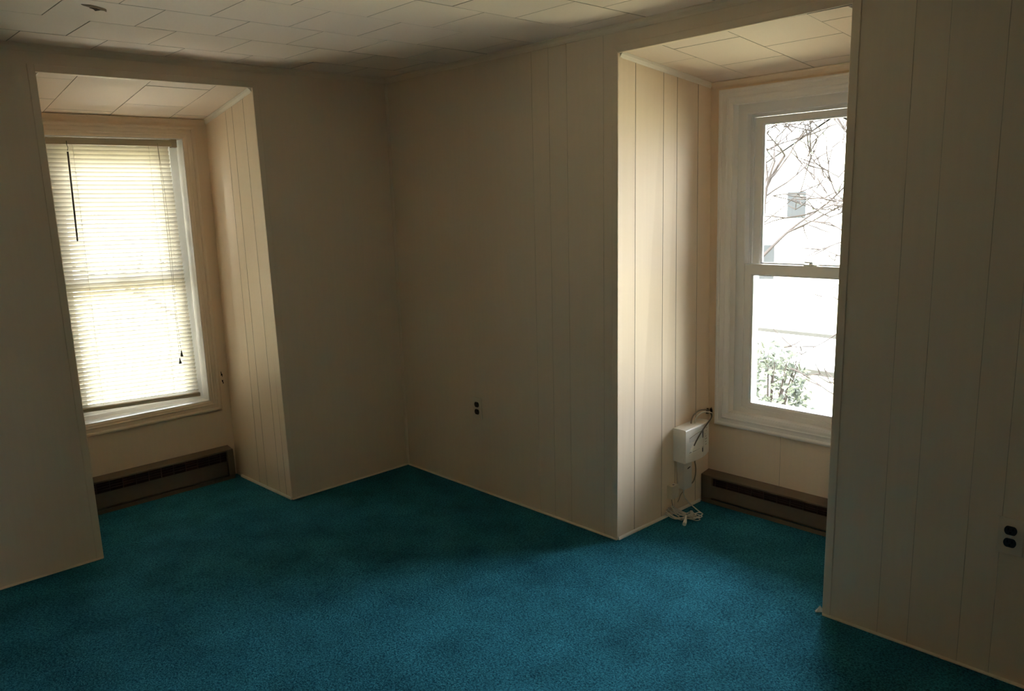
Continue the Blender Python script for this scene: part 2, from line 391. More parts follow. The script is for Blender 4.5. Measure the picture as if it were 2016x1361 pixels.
def cove_run(u0, u1, v, z, rot, label, z2=None):
    mb = MB(); n = len(cove); z2 = z if z2 is None else z2
    A = [mb.vert(u0, v+a, z+b_) for a, b_ in cove]; B = [mb.vert(u1, v+a, z2+b_) for a, b_ in cove]
    for k in range(n): mb.face((A[k], A[(k+1) % n], B[(k+1) % n], B[k]))
    mb.face(A); mb.face(B[::-1]); trim(mb, label, rot)
cove_run(XL, 0, 0, H, 0, 'small cove moulding where the left wall meets the ceiling')
cove_run(.004, -YB, 0, H, HALF, 'small cove moulding where the right wall meets the ceiling')
cove_run(-1.69, -.765, .635, 2.007, 0, 'cove moulding above the blinded window')
cove_run(1.60, 2.545, .714, 2.031, HALF, 'cove moulding above the bare window')
def cheek_cove(O, side, which, slope, zt, label):
    mb = MB(); n = len(cove); d = O['dep']
    if which == 'left': a0, a1, sg = O['l1'], O['il'][1], -1
    else: a0, a1, sg = O['r1'], O['ir'][1], 1
    k_ = .8
    A = [mb.vert(a0+sg*a*k_, .012, zt+b_*k_) for a, b_ in cove]; B = [mb.vert(a1+sg*a*k_, d-.004, zt-slope*d+b_*k_) for a, b_ in cove]
    for k in range(n): mb.face((A[k], A[(k+1) % n], B[(k+1) % n], B[k]))
    mb.face(A); mb.face(B[::-1]); trim(mb, label, fr_(side), 'palemould')
cheek_cove(OL, 'left', 'right', .148, 2.1005, 'pale cove moulding along the right cheek above the blinded window')
cheek_cove(OL, 'left', 'left', .148, 2.1005, 'pale cove moulding along the left cheek above the blinded window')
cheek_cove(OR, 'right', 'left', .097, 2.0995, 'pale cove moulding along the left cheek above the bare window')
cheek_cove(OR, 'right', 'right', .097, 2.0995, 'pale cove moulding along the right cheek above the bare window')
# inside corner bead where the two main walls meet
mb = MB(); mb.prism([(0, 0), (-.012, 0), (-.011, -.004), (-.004, -.011), (0, -.012)], 'z', 0, H-.026)
trim(mb, 'slim bead in the corner between the two main walls')
# thin floor edging
def edging(pts, label, rot, name, hgt=.008):
    (a, va), (b_, vb) = pts
    d = Vector((b_-a, vb-va)); nrm = Vector((d.y, -d.x)).normalized()
    mb = MB(); pr = [(0, 0), (.007, 0), (.007, hgt*.55), (.003, hgt), (0, hgt)]
    A = [mb.vert(a+nrm.x*q, va+nrm.y*q, z) for q, z in pr]; B = [mb.vert(b_+nrm.x*q, vb+nrm.y*q, z) for q, z in pr]; n = len(pr)
    for k in range(n): mb.face((A[k], A[(k+1) % n], B[(k+1) % n], B[k]))
    mb.face(A); mb.face(B[::-1]); struct(mb.build(name, 'palemould' if 'alcove_' in name else 'trimcream', loc=(0, 0, 0), rotz=rot), label, 'baseboard')
edging([(-.758, 0), (-.013, 0)], 'thin edging strip along the carpet under the left wall by the corner', 0, 'baseboard_left')
edging([(XL, 0), (-1.696, 0)], 'thin edging strip along the carpet left of the blinded alcove', 0, 'baseboard_far_left')
edging([(.013, 0), (1.584, 0)], 'thin edging strip along the carpet between corner and bare alcove', HALF, 'baseboard_right')
edging([(2.541, 0), (-YB, 0)], 'thin edging strip along the carpet right of the bare alcove', HALF, 'baseboard_far_right')
edging([(1.586, .004), (1.598, .640)], 'pale edging strip along the left cheek of the bare alcove', HALF, 'baseboard_alcove_right', .014)
edging([(-.776, .565), (-.759, .004)], 'pale edging strip along the right cheek of the blinded alcove', 0, 'baseboard_alcove_left', .014)

# ------------------------------------------------------------------ windows
def window(side, label, lab2):
    W = WIN[side]; d = (OL if side == 'left' else OR)['dep']; rot = fr_(side)
    root = thing('window_1' if side == 'left' else 'window_2', label, 'window', (0, 0, 0), rot)
    root['kind'] = 'structure'
    rc = W['rec']
    u0, u1, z0, z1, c = W['u0'], W['u1'], W['z0'], W['z1'], W['cas']
    mb = MB()
    mb.ring(u0-c, u1+c, z0-c, z1+c, [(0, d+.002), (0, d-.014), (.004, d-.018), (.011, d-.019), (.017, d-.016), (.019, d-.012), (.036, d-.012), (.039, d-.0145), (.043, d-.0145), (.046, d-.011), (c-.008, d-.010), (c-.004, d-.008), (c, d-.006), (c, d+.002)])
    mb.build('casing', 'creamcasing' if side == 'left' else 'white', root)
    # jamb lining + vinyl frame
    mb = MB(); mb.ring(u0+.0005, u1-.0005, z0+.0005, z1-.0005, [(0, d-.004), (.003, d-.004), (.003, d+.044+rc), (0, d+.044+rc)])
    mb.build('jamb', 'white', root)
    mb = MB(); zb = z0-.020
    mb.ring(u0, u1, zb, z1, [(0, d+.044+rc), (.045, d+.044+rc), (.048, d+.047+rc), (.048, d+.084+rc), (.062, d+.084+rc), (.062, d+.158), (0, d+.158)])
    fr = mb.build('window_frame', 'vinyl', root)
    mb = MB(); mb.box(u0+.045, u1-.045, d+.048+rc, d+.158, z0-.001, z0+.014)
    mb.build('sill', 'vinyl', root)
    # lower sash (nearer), upper sash (further)
    zm = 1.194; a0, a1 = u0+.036, u1-.036
    def sash(nm, zlo, zhi, v0, v1, st, rb, rt, uu0, uu1):
        mb = MB(); gu0, gu1, gz0, gz1 = uu0+st, uu1-st, zlo+rb, zhi-rt
        def loop(ua, ub, za, zb_, v): return [mb.vert(ua, v, za), mb.vert(ub, v, za), mb.vert(ub, v, zb_), mb.vert(ua, v, zb_)]
        Ls = [loop(uu0, uu1, zlo, zhi, v1), loop(uu0, uu1, zlo, zhi, v0+.002), loop(uu0+.002, uu1-.002, zlo+.002, zhi-.002, v0),
              loop(gu0-.003, gu1+.003, gz0-.003, gz1+.003, v0), loop(gu0, gu1, gz0, gz1, v0+.003), loop(gu0, gu1, gz0, gz1, v0+.008),
              loop(gu0+.005, gu1-.005, gz0+.005, gz1-.005, v0+.010), loop(gu0+.005, gu1-.005, gz0+.005, gz1-.005, v1-.006), loop(gu0-.002, gu1+.002, gz0-.002, gz1+.002, v1)]
        n = len(Ls)
        for q in range(n):
            A, B = Ls[q], Ls[(q+1) % n]
            for k in range(4): mb.face((A[k], A[(k+1) % 4], B[(k+1) % 4], B[k]))
        s_ = mb.build(nm, 'vinyl', root)
        g = MB(); vm_ = (v0+v1)/2+.002; g.box(gu0+.001, gu1-.001, vm_-.002, vm_+.002, gz0+.001, gz1-.001); g.build('glass_pane', 'glass', s_)
        return s_
    low = sash('lower_sash', z0+.012, zm, d+.050+rc, d+.079+rc, .046, .036, .050, u0+.0365, u1-.0365)
    upp = sash('upper_sash', zm-.045, z1-.064, d+.088+rc, d+.116+rc, .040, .045, .030, u0+.064, u1-.064)
    mb = MB(); mb.box(u0+.0485, u0+.053, d+.0805+rc, d+.0835+rc, zm, z1-.062); mb.box(u1-.053, u1-.0485, d+.0805+rc, d+.0835+rc, zm, z1-.062)
    mb.build('track', 'vinyl', root)
    # cam lock on the meeting rail
    uc = (u0+u1)/2; mb = MB()
    mb.box(uc-.030, uc+.030, rc+d+.054, rc+d+.074, zm-.0005, zm+.006, bev=.0015)
    mb.tube([(uc, rc+d+.064, zm+.005), (uc, rc+d+.064, zm+.014)], .009, 12, smooth=1)
    mb.box(uc-.030, uc+.008, rc+d+.058, rc+d+.068, zm+.012, zm+.018, bev=.001)
    mb.build('sash_lock', 'devicegrey', low)
    return root
w1 = window('left', 'white sash window behind the lowered cream blind', '')
w2 = window('right', 'white double hung sash window without a blind, trees outside', '')

# ------------------------------------------------------------------ mini blind on the left window
bl = thing('window_blind', 'cream horizontal mini blind lowered over the left window, hanging slightly crooked', 'blind', (-1.235, .662, .50))
Wm = Matrix.Translation((1.235, -.662, -.50))
def lp(u, v, z): return (u+1.235, v-.662, z-.50)
mb = MB()
mb.box(-.337, .312, -.0125, .0125, 1.366, 1.400, bev=.002)
mb.build('head_rail', 'tanrail', bl)
for a_, b_ in ((.312-.022, .318), (-.341, -.315)):
    q = MB(); q.box(a_, b_, -.0165, .0150, 1.361, 1.4055, bev=.0015); q.build('mounting_bracket', 'tanrail', bl)
# slats
mb = MB(); NS = 62; tilt = math.radians(56); hw = .0127
zt_, zb_r, zb_l = 1.855, .528, .556
for i in range(NS):
    f = i/(NS-1)
    ur = -.958+.024*f; ul = -1.562+.010*f
    zr = zt_+(zb_r-zt_)*f; zl = zt_+(zb_l-zt_)*f+.004*math.sin(f*math.pi)
    jit = random.uniform(-.035, .035)+.10*math.sin(f*9)*.3
    ns = 6; segs = 10
    rows = []
    for sgm in range(segs+1):
        g = sgm/segs; u = ul+(ur-ul)*g; zc = zl+(zr-zl)*g-.0012*math.sin(g*math.pi)
        row = []
        for k in range(ns+1):
            s_ = -1+2*k/ns; a = s_*hw; cr_ = .0024*(1-s_*s_)
            th_ = tilt+jit
            # inner edge (room side, -v) up: along = (-cos, sin)
            v = -a*math.cos(th_)-cr_*math.sin(th_)*-1; z = a*math.sin(th_)+cr_*math.cos(th_)
            row.append(mb.vert(lp(u, .6655+v, zc+z)))
        rows.append(row)
    for sgm in range(segs):
        for k in range(ns): mb.face((rows[sgm][k], rows[sgm+1][k], rows[sgm+1][k+1], rows[sgm][k+1]))
mb.build('slats', 'slat', bl, smooth=True)
# bottom rail (crooked)
mb = MB(); A = []; B = []
for q, (v, z) in enumerate([(-.011, -.009), (-.012, .006), (-.008, .010), (.008, .010), (.012, .006), (.011, -.009), (.008, -.011), (-.008, -.011)]):
    A.append(mb.vert(lp(-1.556, .6655+v, .538+z))); B.append(mb.vert(lp(-.931, .6655+v, .508+z)))
for k in range(8): mb.face((A[k], A[(k+1) % 8], B[(k+1) % 8], B[k]))
mb.face(A); mb.face(B[::-1]); mb.build('bottom_rail', 'tanrail', bl)
for ua, ub in ((-1.423, -1.436), (-1.062, -1.070)):
    for v in (.6515, .6785):
        q = MB(); q.tube([lp(ua, v, 1.879), lp(ub, v, .54)], .0008, 5, smooth=1); q.build('ladder_cord', 'cord', bl)
q = MB(); q.tube([lp(-1.452, .640, 1.830), lp(-1.462, .634, 1.397)], .0042, 6, smooth=1); wd_ = q.build('tilt_wand', 'wand', bl)
q = MB(); q.tube([lp(-1.450, .648, 1.882), lp(-1.451, .642, 1.862), lp(-1.448, .641, 1.850), lp(-1.452, .640, 1.835)], .0018, 6); q.build('wand_hook', 'wand', bl)
for du, ze in ((.003, .752), (-.003, .712)):
    q = MB(); q.tube([lp(-1.018, .645, 1.882), lp(-1.012+du*2, .644, 1.5), lp(-1.020+du, .643, 1.0), lp(-1.020+du*2, .643, ze+.018)], .0009, 5, smooth=4)
    pc = q.build('pull_cord', 'greycord', bl)
    q = MB(); q.tube([lp(-1.020+du*2, .643, ze+.020), lp(-1.020+du*2, .643, ze+.012), lp(-1.020+du*2, .643, ze-.012)], [.0025, .004, .0085], 10, smooth=2); q.build('tassel', 'tassel', pc)

# ------------------------------------------------------------------ baseboard heaters
def heater(side, ua, ub, v, hgt, label, endl, endr):
    rot = fr_(side)
    loc = ((ua, v, 0) if side == 'left' else (v, -ua, 0))
    root = thing('baseboard_heater', label, 'heater', loc, rot, None)
    Ln = ub-ua; D = .066; tz = hgt
    mb = MB()
    mb.prism([(-.002, .0), (-.002, tz), (-D, tz-.010), (-D-.002, tz-.013), (-D-.002, tz-.020), (-D+.002, tz-.020), (-D+.002, tz-.014), (-.008, tz-.006), (-.008, 0)], 'x', .0, Ln)
    mb.build('housing', 'heater', root)
    mb = MB(); mb.box(.004, Ln-.004, -.050, -.0085, .030, tz-.014); mb.build('heating_cavity', 'heaterdark', root)
    x0, x1 = (.062 if endl else .004), (Ln-.040 if endr else Ln-.004)
    mb = MB(); mb.prism([(-D-.003, tz*.50+.018), (-D-.006, tz*.50+.021), (-D-.006, tz*.50+.014), (-D-.006, .034), (-D-.001, .026), (-D+.004, .026), (-D+.001, .036), (-D+.001, tz*.50+.016)], 'x', x0, x1)
    mb.build('front_panel', 'heater', root)
    # grille in the slot
    zg0, zg1 = tz*.50+.017, tz-.019; mb = MB(); n = 3
    for k in range(1, n+1):
        z = zg0+(zg1-zg0)*k/(n+1); mb.box(x0+.012, x1-.004, -D+.006, -D+.012, z-.0013, z+.0013)
    q = x0+.012
    while q < x1: mb.box(q, q+.003, -D+.0035, -D+.014, zg0-.004, zg1+.004); q += .0655
    mb.build('grille', 'heatergrille', root)
    mb = MB(); mb.box(.003, Ln-.003, -D-.003, -D+.004, .001, .021); mb.build('kick_strip', 'heater', root)
    if endl:
        mb = MB(); mb.prism([(-.004, .001), (-.004, tz-.006), (-D, tz-.0145), (-D+.001, .012), (-D+.006, .001)], 'x', -.001, .058); mb.build('end_cap', 'heater', root)
    if endr:
        mb = MB(); mb.prism([(-.004, .001), (-.004, tz-.004), (-D-.001, tz-.012), (-D-.0065, tz*.55), (-D-.0065, .028), (-D+.002, .001)], 'x', Ln-.034, Ln+.002); mb.build('end_cap', 'heater', root)
    return root
heater('left', -1.690, -.815, .635, .186, 'dark taupe baseboard heater under the window with the blind', False, True)
heater('right', 1.603, 2.543, .714, .155, 'dark taupe baseboard heater under the bare window', True, False)

# ------------------------------------------------------------------ outlets on the right wall
def outlet(u, z, label):
    root = thing('wall_outlet', label, 'outlet', (0, -u, z), HALF)
    mb = MB(); mb.box(-.035, .035, -.006, -.0005, -.0575, .0575, bev=.0025); mb.build('cover_plate', 'plate', root)
    for s_ in (1, -1):
        zc = s_*.0195; mb = MB(); pts = []
        for k in range(24):
            a = 2*math.pi*k/24; x = .0172*math.cos(a); zz = .0172*math.sin(a); zz = max(-.0138, min(.0138, zz)); pts.append((x, zc+zz))
        mb.prism(pts, 'y', -.0085, -.0055); r_ = mb.build('receptacle', 'brown', root)
        q = MB(); q.box(-.0075, -.0052, -.0089, -.0084, zc+.000, zc+.0085); q.box(.0052, .0075, -.0089, -.0084, zc+.001, zc+.0080); q.tube([(0, -.0089, zc-.0065), (0, -.0083, zc-.0065)], .0026, 10, smooth=1)
        q.build('slots', 'black', r_)
    mb = MB(); mb.tube([(0, -.0070, 0), (0, -.0058, 0)], .0032, 12, smooth=1); mb.build('screw', 'metal', root)
outlet(.655, .458, 'ivory outlet plate with brown sockets left of the bare alcove')
outlet(3.108, .476, 'ivory outlet plate with brown sockets at the right edge of the photo')

# ------------------------------------------------------------------ boxes on the left cheek of the right alcove (wall at y = -1.594)
YW = -1.5925
def at(x, dep, z): return (x, YW-dep, z)   # x along the cheek, dep out from it
bx = thing('network_box', 'off-white plastic equipment box on the cheek wall beside the bare window', 'network box', (.414, YW-.003, .270))
# local: x along, -y outward, z up
def arc_top(x0, x1, n, zc, bulge): return [(x0+(x1-x0)*k/n, zc+bulge*math.sin(math.pi*k/n)) for k in range(n+1)]
Wb, Hb, Db = .226, .163, .073
def front_depth(x):
    t_ = x/Wb
    return Db-.004*abs(t_-.4)-.019*(max(0, t_-.62)/.38)**1.2
def body_section(xa, xb, grow=0.0):
    mb = MB(); n = 8; secs = []
    def front(x):
        t_ = x/Wb; return -front_depth(x)-grow
    for k in range(n+1):
        x = xa+(xb-xa)*k/n; f = front(x)
        zt__ = Hb+.004*math.sin(math.pi*x/Wb); zb__ = -.002-.004*math.sin(math.pi*x/Wb)
        secs.append([mb.vert(x, 0, zb__+.004), mb.vert(x, f+.004, zb__), mb.vert(x, f, zb__+.004), mb.vert(x, f, zt__-.006), mb.vert(x, f+.003, zt__-.002), mb.vert(x, f+.010, zt__), mb.vert(x, 0, zt__)])
    for k in range(n):
        A, B = secs[k], secs[k+1]
        for j in range(7): mb.face((A[j], A[(j+1) % 7], B[(j+1) % 7], B[j]))
    mb.face(secs[0]); mb.face(secs[-1][::-1]); return mb
body_section(0, .150).build('case', 'device', bx, smooth=True)
body_section(.1522, Wb).build('end_cover', 'device', bx, smooth=True)
mb = MB(); mb.box(.146, .156, -Db+.012, -.001, .003, Hb-.001); mb.build('seam', 'ink_and_shade', bx)
# front flaps and slots, with painted pocket shade
def on_front(poly, d0, d1, nm, mt):
    """thin plate following the front of the box; poly in (x, z)"""
    mb = MB(); A = [mb.vert(x, -front_depth(x)-d0, z) for x, z in poly]; B = [mb.vert(x, -front_depth(x)+d1, z) for x, z in poly]; n = len(poly)
    for k in range(n): mb.face((A[k], A[(k+1) % n], B[(k+1) % n], B[k]))
    mb.face(A); mb.face(B[::-1]); return mb.build(nm, mt, bx)
on_front([(.030, Hb-.046), (.085, Hb-.034), (.132, Hb-.030), (.132, Hb-.060), (.095, Hb-.072), (.030, Hb-.064)], .0008, .002, 'front_flap', 'devicegrey')
on_front([(.030, Hb-.0435), (.085, Hb-.0315), (.132, Hb-.0275), (.132, Hb-.030), (.085, Hb-.034), (.030, Hb-.046)], .0004, .002, 'slot', 'greycord')
on_front([(.135, Hb-.026), (.147, Hb-.026), (.147, Hb-.066), (.139, Hb-.066)], .0005, .002, 'painted_pocket_shade', 'ink_and_shade')  # shade of the recess painted as a dark plate
on_front([(.030, .0475), (.090, .0485), (.1485, .0520), (.1485, .0505), (.090, .0470), (.030, .0455)], .0005, .002, 'slot', 'ink_and_shade')
on_front([(.137, .026), (.147, .026), (.147, .047), (.137, .047)], .0005, .002, 'painted_pocket_shade', 'ink_and_shade')
on_front([(.026, .021), (.128, .021), (.128, .043), (.026, .043)], .0016, .002, 'lower_flap', 'device')
mb = MB()
for k, (zz, xa_, xb_) in enumerate(((.052, .176, .192), (.066, .172, .190), (.080, .173, .196), (.094, .172, .188), (.108, .165, .172), (.120, .182, .190), (.134, .184, .200))):
    for x0_, x1_ in ((xa_, (xa_+xb_)/2-.001), ((xa_+xb_)/2+.001, xb_)):
        f0, f1 = -front_depth(x0_), -front_depth(x1_)
        i = [mb.vert(x0_, f0-.0004, zz), mb.vert(x1_, f1-.0004, zz), mb.vert(x1_, f1-.0004, zz+.0022), mb.vert(x0_, f0-.0004, zz+.0022), mb.vert(x0_, f0+.001, zz), mb.vert(x1_, f1+.001, zz), mb.vert(x1_, f1+.001, zz+.0022), mb.vert(x0_, f0+.001, zz+.0022)]
        for q_ in ((0, 1, 2, 3), (7, 6, 5, 4), (0, 4, 5, 1), (1, 5, 6, 2), (2, 6, 7, 3), (3, 7, 4, 0)): mb.face([i[j] for j in q_])
mb.build('marking', 'ink_and_shade', bx)

ad = thing('power_adapter', 'pale grey plastic power adapter on the cheek wall below the network box', 'power adapter', (.447, YW-.001, .122))
mb = MB(); mb.box(0, .064, -.044, 0, 0, .136, bev=.003); mb.build('case', 'devicegrey', ad)
mb = MB(); mb.prism([(.024, .102), (.030, .107), (.047, .1095), (.052, .107), (.046, .103), (.030, .099)], 'y', -.0447, -.0435); mb.build('emblem', 'ink_and_shade', ad)
mb = MB(); mb.tube([(.030, -.020, .002), (.030, -.020, -.022)], [.006, .004], 8, smooth=1); mb.build('strain_relief', 'cord', ad)
jk = thing('phone_jack', 'small ivory surface phone jack low on the cheek wall left of the adapter', 'phone jack', (.368, YW-.001, .093))
mb = MB(); mb.box(0, .054, -.030, 0, 0, .064, bev=.0015); mb.build('case', 'ivory', jk)
mb = MB(); mb.box(.024, .034, -.020, -.012, .0635, .0646); mb.build('socket_slot', 'ink_and_shade', jk)

# ragged hole in the corner by the window casing
hx, hu, hz = .714, 1.611, .458
mb = MB(); pts = []
for k in range(22):
    a = 2*math.pi*k/22; r_ = (.017 if k % 2 else .010)*random.uniform(.8, 1.25)
    pts.append((hu+.55*r_*math.cos(a)+.002, hz+r_*math.sin(a)))
mb.prism(pts, 'y', hx-.0022, hx-.0002)
pts = []
for k in range(18):
    a = 2*math.pi*k/18; r_ = (.022 if k % 2 else .010)*random.uniform(.8, 1.25); pts.append((hx-.012+r_*.9*math.cos(a), hz-.001+.75*r_*math.sin(a)))
pts = [(min(x, .7135), z) for x, z in pts]
mb.prism(pts, 'x', 1.5975, 1.6000)
hole = mb.build('cable_hole', 'black', loc=(0, 0, 0), rotz=HALF); tag(hole, 'ragged dark cable hole in the corner beside the bare window', 'hole')

# cables
def cable(name, pts, r, mat, label, cat='cable', parent=None, flat=1, n=8):
    mb = MB(); mb.tube(pts, r, n, flat=flat); o = mb.build(name, mat, parent, smooth=True)
    if parent is None: tag(o, label, cat)
    return o
cable('network_cable', [at(.522, .030, .431), at(.526, .030, .452), at(.545, .030, .474), at(.596, .028, .486), at(.664, .022, .474), at(.709, .015, .460)], .0036, 'greycord', 'beige cable arching from the top of the network box to the corner hole, left strand')
cable('network_cable', [at(.536, .041, .431), at(.540, .041, .449), at(.557, .041, .466), at(.600, .039, .476), at(.656, .033, .467), at(.708, .025, .450)], .0034, 'cord', 'pale cable arching from the top of the network box to the corner hole, right strand')
cx_ = cable('coaxial_cable', [at(.709, .019, .452), at(.679, .045, .440), at(.584, .085, .438), at(.507, .102, .417), at(.461, .102, .380), at(.440, .101, .356)], .0034, 'coax', 'dark coaxial cable hanging from the corner hole in front of the network box', 'coaxial cable')
mb = MB(); mb.tube([at(.441, .101, .358), at(.430, .0995, .344)], .0058, 6, smooth=1); mb.tube([at(.431, .0997, .345), at(.422, .0985, .334)], .0066, 12, smooth=1); mb.build('connector', 'metal', cx_)
cable('loop_cable', [at(.556, .020, .276), at(.568, .021, .238), at(.580, .021, .193), at(.576, .020, .150), at(.553, .019, .124), at(.508, .016, .128)], .0032, 'greycord', 'beige cable looping from under the network box to the adapter')
cable('jack_cord', [at(.385, .014, .096), at(.384, .018, .072), at(.390, .022, .045), at(.398, .030, .026)], .0026, 'greycord', 'short grey cord dropping from the phone jack to the coil', 'cord')
cable('adapter_cord', [at(.477, .021, .104), at(.473, .028, .080), at(.483, .048, .050), at(.497, .070, .026), at(.506, .092, .009), at(.500, .116, .004)], .0028, 'cord', 'flat white cord running from the power adapter down to the carpet', 'cord')
cable('thin_cord', [at(.476, .019, .102), at(.466, .012, .085), at(.456, .008, .062), at(.450, .005, .050)], .0016, 'greycord', 'thin cord beside the flat one, hanging straight below the adapter', 'cord')
# coiled cord on the carpet: one continuous bundle
rng = random.Random(11); pts = []
axis = Vector((.085, -.125, 0)); c0 = Vector((.402, YW-.072, 0)); ax = axis.normalized(); per = Vector((-ax.y, ax.x, 0))
for lpn in range(7):
    hl = .074+rng.uniform(-.022, .014); hw_ = rng.uniform(.022, .052); ph = rng.uniform(-.014, .014); side_ = rng.uniform(-.012, .012)
    for k in range(12):
        a = 2*math.pi*k/12+.2
        pinch = 1-.80*math.exp(-((math.cos(a)-.25)/.30)**2)
        p = c0+ax*(hl*math.cos(a)+ph)+per*(hw_*math.sin(a)*pinch+side_*(1-pinch*.4))
        lift = (.052 if lpn % 2 else .030)*max(0, -math.cos(a))*(.35+lpn/9)+.016*max(0, math.cos(a))*(lpn/7)
        yy = min(p.y, YW-.006)
        pts.append((p.x, yy, .004+lpn*.0022+lift))
mb = MB(); mb.tube(pts, .0024, 7, smooth=5)
q = c0+ax*.030
wrap = []
for k in range(22):
    a = 2*math.pi*k/8; wrap.append((q.x+ax.x*(.003*math.sin(k*.7)+.0006*k)+per.x*.016*math.cos(a), q.y+ax.y*(.003*math.sin(k*.7)+.0006*k)+per.y*.016*math.cos(a), .021+.018*math.sin(a)))
mb.tube(wrap, .0027, 7, smooth=5)
coil = mb.build('coiled_cord', 'cord', smooth=True); tag(coil, 'bundled white cord wrapped in a figure eight on the teal carpet', 'cord')
mb = MB(); mb.tube([(.385, -1.690, .026), (.366, -1.702, .024), (.346, -1.712, .015), (.324, -1.722, .0115)], [.0028, .0036, .0085, .0095], 10, smooth=5); mb.build('plug', 'device', coil, smooth=True)

# ------------------------------------------------------------------ small wear marks
def blob(name, cx, cz, pts, d0, d1, mat, rot, label, cat, axis='y'):
    mb = MB(); mb.prism([(cx+a, cz+b_) for a, b_ in pts], axis, d0, d1); o = mb.build(name, mat, loc=(0, 0, 0), rotz=rot); tag(o, label, cat); return o
blob('screw_hole', -.807, .603, [(-.004, .016), (-.001, .018), (.001, .004), (.005, .002), (.004, -.014), (.002, -.015), (.001, -.006), (-.004, -.008), (-.003, .004)], .6338, .6348, 'black', 0, 'upper of the two small chipped holes beside the blinded window', 'hole')
blob('screw_hole', -.805, .560, [(-.004, .013), (.000, .008), (.004, .011), (.003, .002), (.006, -.010), (.001, -.012), (.000, -.003), (-.003, .001)], .6338, .6348, 'black', 0, 'lower of the two small chipped holes beside the blinded window', 'hole')
# torn patch in the ceiling tile, with a dark gouge at its edge
mb = MB(); pts = [(-1.738, -.786), (-1.727, -.775), (-1.706, -.763), (-1.690, -.752), (-1.672, -.742), (-1.655, -.741), (-1.643, -.728), (-1.650, -.752), (-1.656, -.763), (-1.672, -.775), (-1.690, -.786), (-1.712, -.794)]
mb.prism(pts, 'z', H-.0022, H-.0003); tp_ = mb.build('torn_ceiling_patch', 'lath'); tag(tp_, 'small brown torn patch in a ceiling tile at the upper left', 'damage patch')
mb = MB(); mb.prism([(-1.706, -.760), (-1.690, -.748), (-1.678, -.727), (-1.674, -.735), (-1.668, -.748), (-1.684, -.760)], 'z', H-.0034, H-.0020); g_ = mb.build('gouge', 'torn', tp_); g_['label'] = 'dark gouge'
# crumpled white scrap at the foot of the far opening edge
mb = MB(); c_ = (.010, -2.528)
for k in range(3):
    a = k*2.1; mb.poly([(c_[0]-.018+.010*k, c_[1]+.010, .004), (c_[0]+.006*k, c_[1]-.006, .003), (c_[0]-.004+.003*k, c_[1]+.004, .018+.004*k)]);
    mb.poly([(c_[0]-.018+.010*k, c_[1]+.010, .004), (c_[0]-.004+.003*k, c_[1]+.004, .018+.004*k), (c_[0]-.010, c_[1]+.018, .004)])
o = mb.build('paper_scrap', 'white'); tag(o, 'tiny white scrap sticking up at the foot of the opening edge', 'paper scrap')

# ------------------------------------------------------------------ outdoors
GZ = -3.4
mb = MB(); mb.box(-40, 90, -50, 90, GZ-.2, GZ); o = mb.build('ground_lawn', 'lawn'); struct(o, 'bright lawn outside below the windows', 'ground')
mb = MB(); mb.box(-7, 4, 1.0, 7.5, GZ, GZ+.03); o = mb.build('ground_added_bounce', 'concrete'); struct(o, 'added unseen pale concrete below the blinded window, bouncing light up to the ceiling', 'ground')  # unseen pale ground added to bounce sunlight up to the left ceiling
mb = MB(); mb.prism([(17.8, -30), (23, -30), (23, 40), (17.8, 40)], 'z', GZ, GZ+.02); o = mb.build('street_paving', 'paving'); struct(o, 'pale street seen through the bare window', 'street')
for x, nm in ((17.6, 'kerb'), (23.0, 'kerb')):
    mb = MB(); mb.box(x, x+.22, -30, 40, GZ+.001, GZ+.14); o = mb.build('street_kerb', 'kerb'); struct(o, 'dark kerb line %s the pale street' % ('on the near side of' if x < 20 else 'on the far side of'), 'kerb')
def tree(loc, h, seed, label, spread=.75, rmin=.009, leaves=0, lmat='leafgreen', depth=6, lean=(0, 0), r0=None, lsz=.05):
    rg = random.Random(seed); root = thing('bare_tree', label, 'tree', loc)
    mb = MB(); tips = []
    def grow(p, d, ln, r, k):
        npt = 4; P = [p]; cur = p.copy(); dd = d.copy()
        for q in range(npt):
            dd = (dd+Vector((rg.uniform(-1, 1), rg.uniform(-1, 1), rg.uniform(-.5, .7)))*.20).normalized(); cur = cur+dd*ln/npt; P.append(cur.copy())
        r = max(r, rmin)
        mb.tube(P, [r*(1-.38*q/npt) for q in range(npt+1)], 6 if r > .02 else 4, smooth=2 if r > .03 else 1, cap=False)
        if k == 0: tips.append(cur); return
        if k < 4: tips.append(P[2])
        for q in range(rg.choice((2, 3))):
            a = Vector((rg.uniform(-1, 1), rg.uniform(-1, 1), rg.uniform(-.35, .8))).normalized()
            grow(P[rg.choice((2, 3, 4))] if q else cur, (dd*(1-spread*.5)+a*spread).normalized(), ln*rg.uniform(.62, .85), r*.60*rg.uniform(.8, 1.05), k-1)
    grow(Vector((0, 0, 0)), Vector((lean[0], lean[1], 1)).normalized(), h*.33, r0 or h*.022, depth)
    mb.build('branches', 'bark', root)
    if leaves:
        q = MB()
        for _ in range(leaves):
            t_ = rg.choice(tips)+Vector((rg.gauss(0, .09), rg.gauss(0, .09), rg.gauss(0, .09)))
            a = Vector((rg.gauss(0, 1), rg.gauss(0, 1), rg.gauss(0, 1))).normalized(); b_ = a.orthogonal().normalized(); s_ = rg.uniform(.6, 1.2)*lsz
            q.poly([t_-a*s_, t_+b_*s_*.45, t_+a*s_, t_-b_*s_*.45])
        lv = q.build('leaves', lmat, root); lv['kind'] = 'stuff'
    return root
tree((5.6, -1.3, GZ), 7.5, 6, 'slender tree with a few red leaves close outside the bare window', leaves=14, lmat='leafred', depth=7, lsz=.075, r0=.075, spread=.85, lean=(.02, .05))
tree((9.0, 3.3, GZ), 8.5, 12, 'bare tree on the lawn at the left side of the bare window view', leaves=700, depth=7, lsz=.05, r0=.10, spread=.8, rmin=.012)
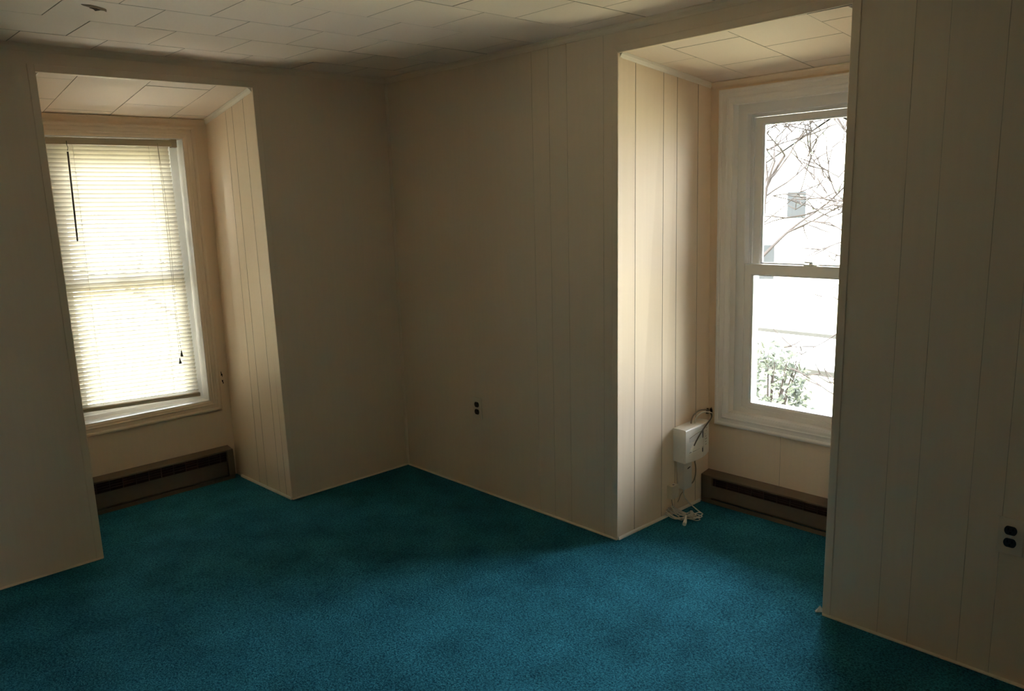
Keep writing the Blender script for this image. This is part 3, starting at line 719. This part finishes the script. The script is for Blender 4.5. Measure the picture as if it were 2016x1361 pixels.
tree((26, 6.2, GZ), 9.0, 8, 'larger bare tree beyond the pale street', leaves=900, depth=6, lsz=.13, r0=.15, rmin=.03)
tree((2.6, 9.2, GZ), 9.0, 5, 'bare tree outside behind the blinded left window', leaves=200, depth=6, lsz=.07, r0=.10)
def bush(loc, rx, h, seed, label):
    rg = random.Random(seed); root = thing('leafy_bush', label, 'bush', loc); st = MB(); lf = MB()
    for _ in range(9):
        a = rg.uniform(0, 6.28); st.tube([(0, 0, 0), (rx*.4*math.cos(a), rx*.4*math.sin(a), h*.5), (rx*.7*math.cos(a), rx*.7*math.sin(a), h*.85)], [.03, .02, .008], 5, smooth=3)
    st.build('stems', 'bark', root)
    for _ in range(1600):
        d = Vector((rg.gauss(0, 1), rg.gauss(0, 1), rg.gauss(0, 1))).normalized()*rg.uniform(.55, 1)
        t_ = Vector((d.x*rx, d.y*rx, h*.5+d.z*h*.5)); a = Vector((rg.gauss(0, 1), rg.gauss(0, 1), rg.gauss(0, 1))).normalized(); b_ = a.orthogonal().normalized(); s_ = rg.uniform(.04, .09)
        lf.poly([t_-a*s_, t_+b_*s_*.5, t_+a*s_, t_-b_*s_*.5])
    lv = lf.build('leaves', 'leafgreen', root); lv['kind'] = 'stuff'
bush((5.2, 1.25, GZ), .55, 1.5, 1, 'leafy bush low outside the bare window, nearest the house')
bush((10.6, 3.4, GZ), 0.8, 2.3, 2, 'leafy bush farther out on the lawn beyond the nearest one')
def house(loc, rz, wx, dy, hz_, rh, wall_m, wins, label):
    root = thing('neighbour_house', label, 'house', loc, rz)
    mb = MB(); mb.prism([(-wx/2, 0), (wx/2, 0), (wx/2, hz_), (0, hz_+rh), (-wx/2, hz_)], 'y', 0, dy); mb.build('walls', wall_m, root)
    for s_ in (-1, 1):
        mb = MB(); mb.prism([(s_*(wx/2+.4), hz_-.25), (0, hz_+rh+.08), (0, hz_+rh+.26), (s_*(wx/2+.4), hz_-.07)], 'y', -.4, dy+.4); mb.build('roof', 'roofing', root)
    for (x, z, ww, hh) in wins:
        mb = MB(); mb.box(x-ww/2-.1, x+ww/2+.1, -.08, .02, z-.1, z+hh+.1); f = mb.build('window_surround', 'white', root)
        mb = MB(); mb.box(x-ww/2, x+ww/2, -.10, .0, z, z+hh); mb.build('pane', 'darkglass', f)
house((33, 12.5, GZ), math.radians(-60), 9, 9, 5.2, 3, 'siding', [(-3, .9, 1, 1.6), (2.6, .1, 1.1, 2.2), (-1.6, 3.7, .8, 1.2), (1.7, 3.7, .8, 1.2)], 'pale gabled house across the street seen through the bare window')
house((-3.6, 20, GZ), 0, 7, 9, 5.6, 2.6, 'siding2', [(-2, .9, 1, 1.6), (1.6, .9, 1, 1.6), (-1.8, 3.7, .9, 1.4), (1.8, 3.7, .9, 1.4)], 'tan gabled house dimly behind the closed blind')
